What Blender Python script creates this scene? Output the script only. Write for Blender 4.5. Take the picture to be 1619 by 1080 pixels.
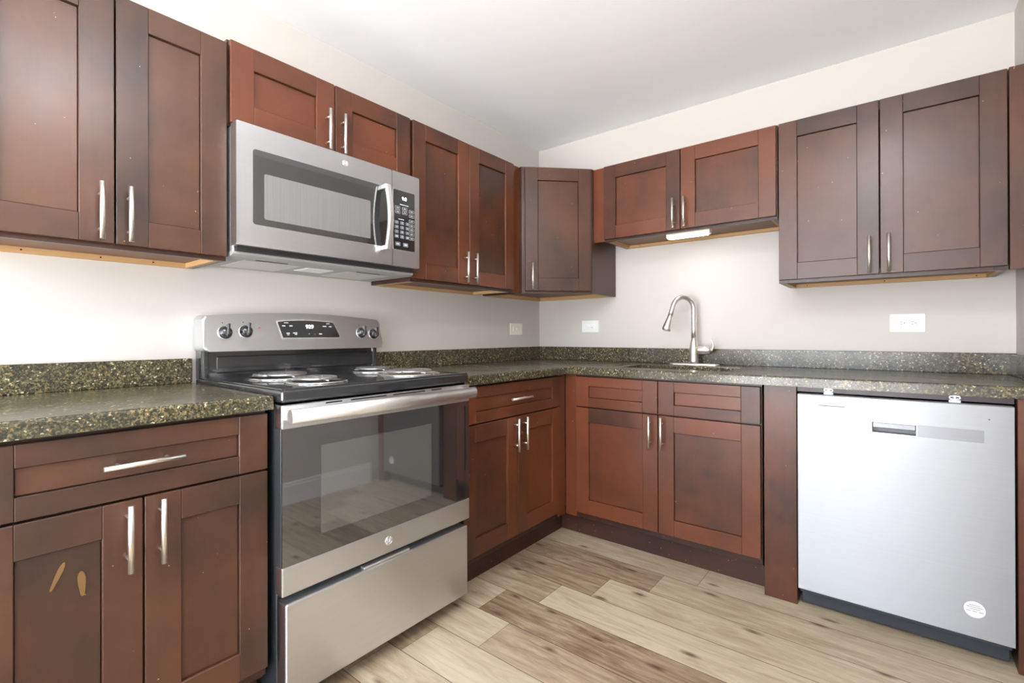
import bpy, bmesh, math, random
from mathutils import Vector, Matrix
for o in list(bpy.data.objects): bpy.data.objects.remove(o)
S = bpy.context.scene
COL = S.collection
R = math.radians
# ------------------------------------------------------------------ camera
cd = bpy.data.cameras.new('camera'); cam = bpy.data.objects.new('camera', cd); COL.objects.link(cam)
PSI, PIT, ROL = 0.6712, 0.0019, -0.0029
_r = Vector((math.cos(PSI), math.sin(PSI), 0)); _f = Vector((-math.sin(PSI), math.cos(PSI), 0)); _u = Vector((0, 0, 1))
_f2 = _f*math.cos(PIT) + _u*math.sin(PIT); _u2 = _u*math.cos(PIT) - _f*math.sin(PIT)
_r3 = _r*math.cos(ROL) + _u2*math.sin(ROL); _u3 = _u2*math.cos(ROL) - _r*math.sin(ROL)
M = Matrix((_r3, _u3, -_f2)).transposed().to_4x4(); M.translation = Vector((2.0321, -2.8405, 1.0933))
cam.matrix_world = M
cd.sensor_width = 36; cd.lens = 758.48*36/1619
cd.shift_x = -(814.73-809.5)/1619; cd.shift_y = (528.63-540)/1619
cd.clip_start = 0.02
S.camera = cam
# ------------------------------------------------------------------ world, daylight, exposure
W = bpy.data.worlds.new('sky'); S.world = W; W.use_nodes = True
_wt = W.node_tree; bgn = _wt.nodes['Background']
_g = _wt.nodes.new('ShaderNodeTexCoord'); _sx = _wt.nodes.new('ShaderNodeSeparateXYZ'); _wt.links.new(_g.outputs['Generated'], _sx.inputs[0])
_rp = _wt.nodes.new('ShaderNodeValToRGB'); _mr = _wt.nodes.new('ShaderNodeMapRange'); _mr.inputs[1].default_value = -1; _wt.links.new(_sx.outputs[2], _mr.inputs[0])
_rp.color_ramp.elements[0].position = 0.46; _rp.color_ramp.elements[0].color = (1.0, 1.0, 1.0, 1)      # invented ground glow, brighter than the sky to light the ceiling
_rp.color_ramp.elements[1].position = 0.52; _rp.color_ramp.elements[1].color = (0.45, 0.50, 0.58, 1)      # sky
_wt.links.new(_mr.outputs[0], _rp.inputs[0]); _wt.links.new(_rp.outputs[0], bgn.inputs[0]); bgn.inputs[1].default_value = 15.0
WINX0, WINX1, WINZ0, WINZ1, ROOMY = 0.25, 2.25, 0.10, 2.25, -4.7
W2Y0, W2Y1 = -4.45, -3.75      # second window, added in the right wall behind the photographer for more light
def portal(loc, w, h, rot):
    pl = bpy.data.lights.new('window_portal', 'AREA'); pl.shape = 'RECTANGLE'; pl.size = w; pl.size_y = h; pl.cycles.is_portal = True
    po = bpy.data.objects.new('window_portal', pl); COL.objects.link(po); po.location = loc; po.rotation_euler = rot
portal(((WINX0+WINX1)/2, ROOMY-0.02, (WINZ0+WINZ1)/2), WINX1-WINX0, WINZ1-WINZ0, (R(90), 0, 0))
portal((2.44, (W2Y0+W2Y1)/2, (WINZ0+WINZ1)/2), W2Y1-W2Y0, WINZ1-WINZ0, (R(90), 0, R(90)))
UP_E = 60.0          # uplighter added behind the photographer to lift the ceiling
LAMP_E = 40.0       # frosted bowl of the added ceiling lamp
S.view_settings.view_transform = 'Standard'; S.view_settings.look = 'None'
S.view_settings.gamma = 1; S.view_settings.use_curve_mapping = False
S.view_settings.exposure = 0.38
# ------------------------------------------------------------------ materials
def srgb(r, g, b):
    f = lambda c: (c/255/12.92) if c/255 <= 0.04045 else ((c/255+0.055)/1.055)**2.4
    return (f(r), f(g), f(b), 1)
class NT:
    def __init__(s, name):
        s.m = bpy.data.materials.new(name); s.m.use_nodes = True
        s.t = s.m.node_tree; s.b = s.t.nodes['Principled BSDF']
    def n(s, typ, **kw):
        nd = s.t.nodes.new(typ)
        for k, v in kw.items(): setattr(nd, k, v)
        return nd
    def l(s, a, b): s.t.links.new(a, b)
    def math(s, op, a, b=None, clamp=False):
        nd = s.n('ShaderNodeMath', operation=op); nd.use_clamp = clamp
        for i, v in enumerate((a, b)):
            if v is None: continue
            if isinstance(v, (int, float)): nd.inputs[i].default_value = v
            else: s.l(v, nd.inputs[i])
        return nd.outputs[0]
    def coord(s, scale=(1, 1, 1), kind='Object', rot=(0, 0, 0)):
        mp = s.n('ShaderNodeMapping'); mp.inputs['Scale'].default_value = scale; mp.inputs['Rotation'].default_value = rot
        if kind == 'World': s.l(s.n('ShaderNodeNewGeometry').outputs['Position'], mp.inputs[0])
        else: s.l(s.n('ShaderNodeTexCoord').outputs[kind], mp.inputs[0])
        return mp.outputs[0]
    def noise(s, vec, scale, detail=4, rough=0.55, dist=0.0, w=None):
        nd = s.n('ShaderNodeTexNoise')
        if w is not None:
            nd.noise_dimensions = '4D'; s.l(w, nd.inputs['W'])
        nd.inputs['Scale'].default_value = scale; nd.inputs['Detail'].default_value = detail
        nd.inputs['Roughness'].default_value = rough; nd.inputs['Distortion'].default_value = dist
        s.l(vec, nd.inputs['Vector']); return nd.outputs['Fac']
    def vor(s, vec, scale, feature='F1'):
        nd = s.n('ShaderNodeTexVoronoi', feature=feature); nd.inputs['Scale'].default_value = scale
        s.l(vec, nd.inputs['Vector']); return nd
    def ramp(s, fac, stops, interp='LINEAR'):
        nd = s.n('ShaderNodeValToRGB'); nd.color_ramp.interpolation = interp
        e = nd.color_ramp.elements
        while len(e) < len(stops): e.new(0.5)
        for el, (p, c) in zip(e, stops):
            el.position = p; el.color = c if len(c) == 4 else (*c, 1)
        s.l(fac, nd.inputs[0]); return nd.outputs[0]
    def mix(s, fac, a, b, blend='MIX'):
        nd = s.n('ShaderNodeMix', data_type='RGBA', blend_type=blend)
        for i, v in ((0, fac), (6, a), (7, b)):
            if isinstance(v, (int, float)): nd.inputs[i].default_value = v
            elif isinstance(v, tuple): nd.inputs[i].default_value = v if len(v) == 4 else (*v, 1)
            else: s.l(v, nd.inputs[i])
        return nd.outputs[2]
    def bump(s, h, strength=0.2, dist=0.001):
        nd = s.n('ShaderNodeBump'); nd.inputs['Strength'].default_value = strength; nd.inputs['Distance'].default_value = dist
        s.l(h, nd.inputs['Height']); s.l(nd.outputs[0], s.b.inputs['Normal'])
    def set(s, **kw):
        for k, v in kw.items():
            i = s.b.inputs[k.replace('_', ' ')]
            if isinstance(v, (int, float, tuple)): i.default_value = v
            else: s.l(v, i)
        return s
def plain(name, col, rough=0.5, metal=0.0, **kw):
    t = NT(name); c = t.coord()
    nz = t.noise(c, 9, 3)
    base = t.mix(nz, tuple(x*0.93 for x in col[:3]), tuple(min(1, x*1.06) for x in col[:3]))
    t.set(Base_Color=base, Roughness=rough, Metallic=metal, **kw); return t.m
def paint(name, col, rough=0.6):
    t = NT(name); c = t.coord(kind='World')
    nz = t.noise(c, 0.9, 3)
    t.set(Base_Color=t.mix(nz, tuple(x*0.975 for x in col[:3]), tuple(min(1, x*1.02) for x in col[:3])), Roughness=rough)
    t.bump(t.noise(c, 260, 2), 0.08, 0.0006); return t.m
M_wall = paint('wall paint warm white', (0.57, 0.535, 0.495), 0.55)
M_ceil = paint('ceiling paint', (0.93, 0.95, 0.98), 0.8)
M_trimw = plain('white trim paint', (0.82, 0.82, 0.80, 1), 0.35)
def cabinet_wood(name, dark, mid, light, rough=0.33, specks=0.0):
    t = NT(name)
    oc = t.coord(); wc = t.coord(kind='World')
    tone = t.n('ShaderNodeAttribute', attribute_name='tone').outputs['Fac']
    gd = t.n('ShaderNodeAttribute', attribute_name='gdir').outputs['Fac']
    v1 = t.noise(t.coord((38, 38, 2.2)), 1, 5, 0.6, 0.6, w=tone); v2 = t.noise(t.coord((2.2, 38, 38)), 1, 5, 0.6, 0.6, w=tone)
    grain = t.mix(gd, v1, v2)
    blotch = t.noise(wc, 2.6, 3, 0.5, 0.4, w=tone); b2 = t.noise(wc, 7.0, 4, 0.6, 0.8)
    f = t.math('ADD', t.math('MULTIPLY', blotch, 0.85), t.math('MULTIPLY', b2, 0.3))
    f = t.math('ADD', f, t.math('MULTIPLY', t.math('SUBTRACT', tone, 0.5), 0.26))
    f = t.math('ADD', f, t.math('MULTIPLY', t.math('SUBTRACT', grain, 0.5), 0.16))
    col = t.ramp(f, [(0.36, dark), (0.56, mid), (0.80, light)])
    sp = t.vor(wc, 62); r = t.math('LESS_THAN', sp.outputs['Distance'], 0.10)
    keep = t.math('GREATER_THAN', t.noise(wc, 31, 2), 0.66 - specks)
    col = t.mix(t.math('MULTIPLY', r, keep), col, srgb(196, 160, 120))
    rg = t.math('ADD', t.math('MULTIPLY', b2, 0.16), rough - 0.08)
    t.set(Base_Color=col, Roughness=rg, Coat_Weight=0.10, Coat_Roughness=0.26, Specular_IOR_Level=0.40)
    t.bump(grain, 0.05, 0.0006); return t.m
M_brown = cabinet_wood('stained wood in neutral light', srgb(50, 37, 30), srgb(71, 46, 34), srgb(88, 55, 39))  # cabinet stain without the warm reflected light put into the next one
M_wood = cabinet_wood('stained wood in warm light', srgb(60, 38, 28), srgb(88, 48, 30), srgb(106, 57, 34))  # redder copy of the cabinet stain, warm reflected light put into its colour
M_woodd = cabinet_wood('darker stained wood', srgb(48, 33, 27), srgb(64, 40, 30), srgb(80, 50, 36))
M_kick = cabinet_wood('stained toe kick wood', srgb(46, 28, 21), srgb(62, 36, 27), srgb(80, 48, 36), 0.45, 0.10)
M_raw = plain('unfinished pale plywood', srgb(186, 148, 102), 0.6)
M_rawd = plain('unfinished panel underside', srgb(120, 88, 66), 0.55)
M_black = plain('black gap plastic', (0.012, 0.012, 0.013, 1), 0.5)
M_nickel = plain('brushed nickel', (0.86, 0.82, 0.76, 1), 0.36, 1.0)
M_hole = plain('drilled hole', (0.02, 0.015, 0.01, 1), 0.8)
def granite(name, haze=0.0):
    t = NT(name); c = t.coord(kind='World')
    big = t.noise(c, 6, 3); n1 = t.noise(c, 120, 6, 0.75, 0.8); v = t.vor(c, 240)
    base = t.ramp(n1, [(0.38, srgb(28, 27, 21)), (0.50, srgb(76, 71, 51)), (0.60, srgb(126, 115, 82))])
    rnd = t.n('ShaderNodeSeparateColor'); t.l(v.outputs['Color'], rnd.inputs[0])
    gold = t.ramp(t.noise(c, 60, 4, 0.6, 1.0), [(0.50, (0, 0, 0)), (0.60, (1, 1, 1))])
    gk = t.math('MULTIPLY', t.math('GREATER_THAN', rnd.outputs[0], 0.58), gold)
    col = t.mix(t.math('MULTIPLY', gk, 0.6), base, srgb(160, 132, 82))
    dk = t.math('MULTIPLY', t.math('GREATER_THAN', rnd.outputs[2], 0.62), 0.7)
    col = t.mix(dk, col, srgb(26, 30, 28))
    wh = t.math('GREATER_THAN', rnd.outputs[1], 0.972)
    col = t.mix(t.math('MULTIPLY', wh, 0.75), col, srgb(205, 196, 160))
    col = t.mix(t.ramp(big, [(0.42, (0, 0, 0)), (0.62, (0.4, 0.4, 0.4))]), col, srgb(46, 50, 42))
    smear = t.noise(c, 3.2, 4, 0.6, 1.0)
    t.set(Base_Color=col, Roughness=t.math('ADD', t.math('MULTIPLY', smear, 0.30), 0.04 + haze), Specular_IOR_Level=0.5)
    return t.m
M_gran = granite('speckled green black granite', 0.03)
def steel(name, col, rough, axis='x', br=0.12, aniso=0.8):
    t = NT(name)
    g = t.noise(t.coord((1.5, 300, 300)), 1, 3, 0.6)
    cl = t.noise(t.coord(), 3.0, 2)
    base = t.mix(g, tuple(x*0.95 for x in col), tuple(min(1, x*1.04) for x in col))
    cx = t.n('ShaderNodeCombineXYZ'); cx.inputs[2].default_value = 1.0       # brushed sideways: reflections smear up and down
    t.set(Base_Color=base, Metallic=1.0, Roughness=t.math('ADD', t.math('MULTIPLY', cl, 0.06), rough-0.03), Anisotropic=aniso)
    t.l(cx.outputs[0], t.b.inputs['Tangent'])
    t.bump(g, br, 0.0002)
    return t.m
M_steel = steel('brushed stainless steel', (0.74, 0.76, 0.79), 0.34)
M_steeld = steel('dishwasher stainless steel', (0.37, 0.373, 0.38), 0.50)
M_steelh = steel('satin handle steel', (0.82, 0.815, 0.805), 0.40, aniso=0.0)
M_pocket = plain('grey pocket plastic', (0.20, 0.20, 0.205, 1), 0.4)
M_strip = steel('control strip steel', (0.27, 0.272, 0.28), 0.44)
M_chrome = plain('bright chrome', (0.80, 0.80, 0.80, 1), 0.14, 1.0)
M_coil = plain('grey burner coil', (0.42, 0.41, 0.40, 1), 0.32, 0.85)
M_enamel = plain('black glossy enamel', (0.018, 0.019, 0.021, 1), 0.16, 0.0, Specular_IOR_Level=0.8, Coat_Weight=0.5)
M_side = plain('black range side', (0.03, 0.033, 0.036, 1), 0.28)
M_mwside = plain('grey microwave case', (0.40, 0.40, 0.40, 1), 0.42, 0.5)
M_under = plain('grey painted metal underside', (0.40, 0.40, 0.39, 1), 0.5, 0.3)
M_filter = plain('aluminium grease filter', (0.62, 0.62, 0.60, 1), 0.45, 0.6)
def tinted_glass(name, base, refl, rough=0.03, dots=False):
    t = NT(name)
    col = base
    if dots:
        d = t.noise(t.coord((260, 260, 3)), 1, 2)
        if dots == 'dots':
            wv = t.coord((1, 1, 1)); sp = t.n('ShaderNodeSeparateXYZ'); t.l(wv, sp.inputs[0])
            d = t.math('GREATER_THAN', t.math('MULTIPLY', t.math('SINE', t.math('MULTIPLY', t.math('ADD', sp.outputs[0], sp.outputs[2]), 300.0)), t.math('SINE', t.math('MULTIPLY', t.math('SUBTRACT', sp.outputs[0], sp.outputs[2]), 300.0))), 0.25)
        col = t.mix(d, base, tuple(x*1.35 for x in base))
    t.set(Base_Color=col if not isinstance(col, tuple) else (*col[:3], 1), Roughness=0.25)
    gl = t.n('ShaderNodeBsdfGlossy'); gl.inputs['Roughness'].default_value = rough; gl.inputs['Color'].default_value = (0.95, 0.97, 1, 1)
    mx = t.n('ShaderNodeMixShader'); mx.inputs[0].default_value = refl
    t.l(t.b.outputs[0], mx.inputs[1]); t.l(gl.outputs[0], mx.inputs[2])
    t.l(mx.outputs[0], t.t.nodes['Material Output'].inputs['Surface']); return t.m
M_ovglass = tinted_glass('black oven glass', (0.012, 0.012, 0.013), 0.20)
M_ovinner = tinted_glass('oven inner window', (0.055, 0.054, 0.05), 0.20, 0.04, 'dots')
M_mwglass = tinted_glass('black microwave glass', (0.014, 0.014, 0.015), 0.14)
M_mwinner = tinted_glass('microwave mesh window', (0.15, 0.15, 0.148), 0.14, 0.06, True)
M_panel = tinted_glass('black control panel', (0.012, 0.013, 0.015), 0.06, 0.08)
M_ink = plain('white printed marks', (0.66, 0.68, 0.70, 1), 0.5)
M_inkd = plain('dark printed marks', (0.05, 0.05, 0.055, 1), 0.5)
M_inkg = plain('grey printed marks', (0.30, 0.30, 0.31, 1), 0.5)
M_key = plain('grey touch key', (0.16, 0.18, 0.20, 1), 0.4)
M_red = plain('red mark', srgb(200, 60, 50), 0.5)
def emit(name, col, st):
    t = NT(name); t.set(Base_Color=(*col, 1), Emission_Color=(*col, 1), Emission_Strength=st); return t.m
M_digit = emit('lit digits', (0.9, 0.95, 1.0), 2.5)
M_up = emit('added uplighter lens', (0.98, 0.99, 1.0), UP_E)
M_lamp = emit('lamp diffuser', (0.95, 0.98, 1.0), LAMP_E)  # glow of the added ceiling lamp
M_ucl = emit('under cabinet lamp diffuser', (1.0, 0.97, 0.91), 18.0)
M_plate = plain('white outlet plastic', (0.84, 0.84, 0.82, 1), 0.35)
M_cream = plain('cream outlet plastic', (0.86, 0.82, 0.70, 1), 0.35)
M_sticker = plain('white paper sticker', (0.80, 0.80, 0.81, 1), 0.5)
M_smear = plain('ochre paint smear', srgb(108, 80, 44), 0.5)
M_toe = plain('dark blue black plastic', (0.03, 0.036, 0.045, 1), 0.4)
M_zinc = plain('zinc bracket', (0.62, 0.66, 0.70, 1), 0.35, 0.8)
M_rail = cabinet_wood('dark rail', srgb(52, 40, 44), srgb(62, 46, 50), srgb(76, 54, 56))
# floor
def floor_mat():
    t = NT('oak plank vinyl')
    tone = t.n('ShaderNodeAttribute', attribute_name='tone').outputs['Fac']
    w = t.math('MULTIPLY', t.n('ShaderNodeAttribute', attribute_name='seed').outputs['Fac'], 37.0)
    g1 = t.noise(t.coord((1.2, 9, 1), 'World'), 2.4, 8, 0.68, 1.8, w=w)
    g2 = t.noise(t.coord((3, 90, 1), 'World'), 2.0, 5, 0.7, 0.6, w=w)
    g3 = t.noise(t.coord((1.0, 4.5, 1), 'World'), 1.5, 2, 0.5, 0.8, w=w)
    f = t.math('ADD', t.math('MULTIPLY', t.math('SUBTRACT', g1, 0.07), 0.76), t.math('MULTIPLY', g2, 0.26))
    f = t.math('ADD', f, t.math('MULTIPLY', g3, 0.25))
    f = t.math('ADD', f, t.math('MULTIPLY', t.math('SUBTRACT', tone, 0.5), 0.62))
    col = t.ramp(f, [(0.22, srgb(82, 62, 48)), (0.42, srgb(126, 103, 82)), (0.58, srgb(162, 143, 118)), (0.80, srgb(190, 177, 153))])
    k = t.vor(t.coord((2.4, 7.0, 1), 'World'), 1.0); k.voronoi_dimensions = '2D'; kd = t.math('ADD', k.outputs['Distance'], t.math('MULTIPLY', t.math('SUBTRACT', g1, 0.5), 0.10))
    kn = t.ramp(kd, [(0.02, (1, 1, 1)), (0.10, (0, 0, 0))])
    rs = t.n('ShaderNodeSeparateColor'); t.l(k.outputs['Color'], rs.inputs[0])
    kn = t.math('MULTIPLY', kn, t.math('GREATER_THAN', rs.outputs[0], 0.30))
    col = t.mix(t.math('MULTIPLY', kn, 0.85), col, srgb(80, 54, 38))
    t.set(Base_Color=col, Roughness=t.math('ADD', t.math('MULTIPLY', g2, 0.15), 0.36), Specular_IOR_Level=0.4)
    t.bump(g2, 0.10, 0.0006); return t.m
M_floor = floor_mat()
M_sub = plain('plank seam', srgb(70, 54, 42), 0.8)
# ------------------------------------------------------------------ geometry helpers
class MB:
    def __init__(s):
        s.bm = bmesh.new(); s.tl = s.bm.faces.layers.float.new('tone'); s.gl = s.bm.faces.layers.float.new('gdir'); s.sl = s.bm.faces.layers.float.new('seed')
        s.ml = None
    def _mark(s, faces, tone=0.5, gdir=0.0, seed=0.5, smooth=False, mi=0):
        for f in faces: f[s.tl] = tone; f[s.gl] = gdir; f[s.sl] = seed; f.smooth = smooth; f.material_index = mi
    def box(s, x0, x1, y0, y1, z0, z1, bev=0.0, seg=1, tone=0.5, gdir=0.0, mi=0):
        bm = s.bm; n0 = set(bm.faces)
        v = [bm.verts.new((x, y, z)) for z in (z0, z1) for y in (y0, y1) for x in (x0, x1)]
        for q in ((0, 2, 3, 1), (4, 5, 7, 6), (0, 1, 5, 4), (2, 6, 7, 3), (0, 4, 6, 2), (1, 3, 7, 5)):
            bm.faces.new([v[i] for i in q])
        if bev > 0:
            es = {e for vv in v for e in vv.link_edges}
            bmesh.ops.bevel(bm, geom=list(es), offset=bev, segments=seg, affect='EDGES', profile=0.5)
        s._mark([f for f in bm.faces if f not in n0], tone, gdir, mi=mi); return s
    def ring(s, pts_list, close=True, caps=True, smooth=True, **kw):
        """loft closed rings of equal length"""
        bm = s.bm; rows = [[bm.verts.new(p) for p in ring] for ring in pts_list]; fs = []
        n = len(rows[0])
        for a, b in zip(rows, rows[1:]):
            for i in range(n):
                j = (i+1) % n
                fs.append(bm.faces.new((a[i], a[j], b[j], b[i])))
        s._mark(fs, smooth=smooth, **kw)
        if caps:
            c = [bm.faces.new(list(reversed(rows[0]))), bm.faces.new(rows[-1])]; s._mark(c, smooth=False, **kw)
        return s
    def tube(s, pts, r, seg=14, **kw):
        pts = [Vector(p) for p in pts]; rr = r if isinstance(r, (list, tuple)) else [r]*len(pts)
        rings = []; ref = None
        for i, p in enumerate(pts):
            d = (pts[min(i+1, len(pts)-1)] - pts[max(i-1, 0)]).normalized()
            if ref is None:
                ref = Vector((0, 0, 1)) if abs(d.z) < 0.9 else Vector((1, 0, 0))
            u = (ref - d*ref.dot(d)).normalized(); ref = u; v = d.cross(u)
            rings.append([p + (u*math.cos(a) + v*math.sin(a))*rr[i] for a in [2*math.pi*k/seg for k in range(seg)]])
        return s.ring(rings, **kw)
    def lathe(s, prof, c=(0, 0, 0), axis='z', seg=28, caps=True, **kw):
        rings = []
        for r, h in prof:
            ring = []
            for k in range(seg):
                a = 2*math.pi*k/seg; x, y = r*math.cos(a), r*math.sin(a)
                if axis == 'z': p = (x, y, h)
                elif axis == 'y': p = (x, -h, y)       # h measured towards the viewer (-y)
                else: p = (h, x, y)
                ring.append((p[0]+c[0], p[1]+c[1], p[2]+c[2]))
            rings.append(ring)
        return s.ring(rings, caps=caps, **kw)
    def plate(s, outline, y0, y1, shear=None, bev=0.0, seg=2, **kw):
        """outline: list of (x,z) counter-clockwise seen from the front; front at y0, back at y1; shear(z)->dy on the front"""
        bm = s.bm; n0 = set(bm.faces)
        sh = shear or (lambda z: 0)
        a = [bm.verts.new((x, y0+sh(z), z)) for x, z in outline]; b = [bm.verts.new((x, y1, z)) for x, z in outline]
        n = len(a); f0 = bm.faces.new(a); bm.faces.new(list(reversed(b)))
        for i in range(n):
            j = (i+1) % n; bm.faces.new((a[j], a[i], b[i], b[j]))
        if bev > 0: bmesh.ops.bevel(bm, geom=list(f0.edges), offset=bev, segments=seg, affect='EDGES', profile=0.5)
        s._mark([f for f in bm.faces if f not in n0], **kw); return s
    def framed(s, x0, x1, z0, z1, hx0, hx1, hz0, hz1, y0, y1, **kw):
        """slab with a rectangular through-hole"""
        bm = s.bm; X = [x0, hx0, hx1, x1]; Z = [z0, hz0, hz1, z1]; fs = []
        g = {}
        for k, y in enumerate((y0, y1)):
            for i in range(4):
                for j in range(4): g[k, i, j] = bm.verts.new((X[i], y, Z[j]))
        for i in range(3):
            for j in range(3):
                if i == 1 and j == 1: continue
                fs.append(bm.faces.new((g[0, i, j], g[0, i+1, j], g[0, i+1, j+1], g[0, i, j+1])))
                fs.append(bm.faces.new((g[1, i, j], g[1, i, j+1], g[1, i+1, j+1], g[1, i+1, j])))
        for i in range(3):
            for j, fl in ((0, 1), (3, 0)):
                q = (g[0, i, j], g[1, i, j], g[1, i+1, j], g[0, i+1, j]); fs.append(bm.faces.new(q if fl else q[::-1]))
                q = (g[0, j, i], g[0, j, i+1], g[1, j, i+1], g[1, j, i]); fs.append(bm.faces.new(q if fl else q[::-1]))
        for (a, b) in (((1, 1), (2, 1)), ((2, 1), (2, 2)), ((2, 2), (1, 2)), ((1, 2), (1, 1))):
            fs.append(bm.faces.new((g[0, a[0], a[1]], g[1, a[0], a[1]], g[1, b[0], b[1]], g[0, b[0], b[1]])))
        s._mark(fs, **kw); return s
    def cells(s, xs, ys, keep, z0, z1, bev=0.0, seg=3):
        """plan of rectangular cells turned into one slab"""
        bm = s.bm; V = {}
        def v(i, j, k):
            if (i, j, k) not in V: V[i, j, k] = bm.verts.new((xs[i], ys[j], (z0, z1)[k]))
            return V[i, j, k]
        K = lambda i, j: 0 <= i < len(xs)-1 and 0 <= j < len(ys)-1 and keep(i, j)
        for i in range(len(xs)-1):
            for j in range(len(ys)-1):
                if not K(i, j): continue
                bm.faces.new((v(i, j, 1), v(i+1, j, 1), v(i+1, j+1, 1), v(i, j+1, 1)))
                bm.faces.new((v(i, j, 0), v(i, j+1, 0), v(i+1, j+1, 0), v(i+1, j, 0)))
                if not K(i, j-1): bm.faces.new((v(i, j, 0), v(i+1, j, 0), v(i+1, j, 1), v(i, j, 1)))
                if not K(i, j+1): bm.faces.new((v(i+1, j+1, 0), v(i, j+1, 0), v(i, j+1, 1), v(i+1, j+1, 1)))
                if not K(i-1, j): bm.faces.new((v(i, j+1, 0), v(i, j, 0), v(i, j, 1), v(i, j+1, 1)))
                if not K(i+1, j): bm.faces.new((v(i+1, j, 0), v(i+1, j+1, 0), v(i+1, j+1, 1), v(i+1, j, 1)))
        bmesh.ops.recalc_face_normals(bm, faces=bm.faces)
        bmesh.ops.dissolve_limit(bm, angle_limit=0.01, verts=bm.verts, edges=bm.edges)
        if bev > 0:
            es = [e for e in bm.edges if len(e.link_faces) == 2 and e.calc_face_angle(0) > 1 and (abs(e.verts[0].co.z-e.verts[1].co.z) < 1e-6) and e.verts[0].co.z > z0+1e-4]
            bmesh.ops.bevel(bm, geom=es, offset=bev, segments=seg, affect='EDGES', profile=0.5)
        s._mark(bm.faces); return s
    def build(s, name, mat, parent=None, loc=None, rot=None, recalc=True):
        if recalc: bmesh.ops.recalc_face_normals(s.bm, faces=s.bm.faces)
        me = bpy.data.meshes.new(name); s.bm.to_mesh(me); s.bm.free()
        for m in (mat if isinstance(mat, (list, tuple)) else [mat]): me.materials.append(m)
        o = bpy.data.objects.new(name, me); COL.objects.link(o)
        if parent: o.parent = parent
        if loc: o.location = loc
        if rot: o.rotation_euler = rot
        return o
def thing(name, label, cat, loc=(0, 0, 0), rz=0.0, group=None):
    o = bpy.data.objects.new(name, None); COL.objects.link(o); o.empty_display_size = 0.1
    o.location = loc; o.rotation_euler = (0, 0, rz); o['label'] = label; o['category'] = cat
    if group: o['group'] = group
    return o
def tag(o, label, cat, group=None):
    o['label'] = label; o['category'] = cat
    if group: o['group'] = group
    return o
def struct(o): o['kind'] = 'structure'; return o
def text(body, size, x, y, z, mat, parent, name, depth=0.0003, align='CENTER', tilt=0.0, sx=1.0, off=0.0):
    c = bpy.data.curves.new(name, 'FONT'); c.body = body; c.size = size; c.offset = off; c.extrude = depth; c.align_x = align; c.align_y = 'CENTER'
    to = bpy.data.objects.new('t', c); COL.objects.link(to); bpy.context.view_layer.update()
    me = bpy.data.meshes.new_from_object(to.evaluated_get(bpy.context.evaluated_depsgraph_get()))
    bpy.data.objects.remove(to); me.name = name; me.materials.clear(); me.materials.append(mat)
    o = bpy.data.objects.new(name, me); COL.objects.link(o); o.parent = parent
    o.location = (x, y, z); o.rotation_euler = (R(90)+tilt, 0, 0); o.scale = (sx, 1, 1)
    return o
def rrect(x0, x1, z0, z1, r, n=5):
    P = []
    for cx, cz, a0 in ((x1-r, z0+r, -90), (x1-r, z1-r, 0), (x0+r, z1-r, 90), (x0+r, z0+r, 180)):
        for k in range(n+1):
            a = R(a0+90*k/n); P.append((cx+r*math.cos(a), cz+r*math.sin(a)))
    return P
RW = R(90)      # things against the range wall: local x runs towards the corner, local -y into the room
random.seed(4)
def rt(): return random.random()
# ------------------------------------------------------------------ the room
H = 2.4272; XR = 2.42; T = 0.12
def wbox(name, *a): return struct(MB().box(*a).build(name, M_wall))
wbox('wall_left', -T, 0, ROOMY-T, T, 0, H)
wbox('wall_back', 0, XR, 0, T, 0, H)
struct(MB().framed(ROOMY-T, T, 0, H, W2Y0, W2Y1, WINZ0, WINZ1, XR-2*XR-T, -XR).build('wall_right', M_wall, None, None, (0, 0, R(90))))
struct(MB().framed(0, XR, 0, H, WINX0, WINX1, WINZ0, WINZ1, ROOMY-T, ROOMY).build('wall_front', M_wall))
struct(MB().box(-T, XR+T, ROOMY-T, T, H, H+0.1).build('ceiling', M_ceil))
tg = NT('window glass'); tr = tg.n('ShaderNodeBsdfTransparent'); gg = tg.n('ShaderNodeBsdfGlossy'); gg.inputs['Roughness'].default_value = 0.02
mx = tg.n('ShaderNodeMixShader'); mx.inputs[0].default_value = 0.05; tg.l(tr.outputs[0], mx.inputs[1]); tg.l(gg.outputs[0], mx.inputs[2])
tg.l(mx.outputs[0], tg.t.nodes['Material Output'].inputs['Surface'])
def window(name, a0, a1, rot, y):     # y: inner face of the wall in the window's own frame
    z0, z1 = WINZ0, WINZ1; d = 1
    fw = struct(MB().framed(a0-0.07, a1+0.07, z0-0.07, z1+0.07, a0, a1, z0, z1, y, y+0.02).build(name, M_trimw, None, None, (0, 0, rot)))
    f = MB(); xm = (a0+a1)/2
    f.framed(a0, xm, z0, z1, a0+0.045, xm-0.025, z0+0.045, z1-0.045, y-0.07, y-0.03)
    f.framed(xm, a1, z0, z1, xm+0.025, a1-0.045, z0+0.045, z1-0.045, y-0.07, y-0.03)
    f.build('window_frame', M_trimw, fw)
    MB().box(a0+0.04, a1-0.04, y-0.052, y-0.048, z0+0.04, z1-0.04).build('pane', tg.m, fw)
window('added_window_1', WINX0, WINX1, 0, ROOMY)  # both windows are invented, out of view, to let daylight in
window('added_window_2', W2Y0, W2Y1, R(90), -XR)
def baseboard(name, x0, x1, y0, y1):
    m = MB().box(x0, x1, y0, y1, 0, 0.12)
    dx = 0.005 if x1-x0 < y1-y0 else 0; dy = 0.005 if not dx else 0
    m.box(x0+(dx if x0 > 1 else 0), x1-(dx if x0 < 1 else 0), y0, y1-dy, 0.12, 0.142)
    return struct(m.build(name, M_trimw))
baseboard('baseboard_right', XR-0.016, XR, W2Y1+0.072, -0.70)
baseboard('baseboard_left', 0, 0.016, ROOMY, -2.82)
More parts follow.
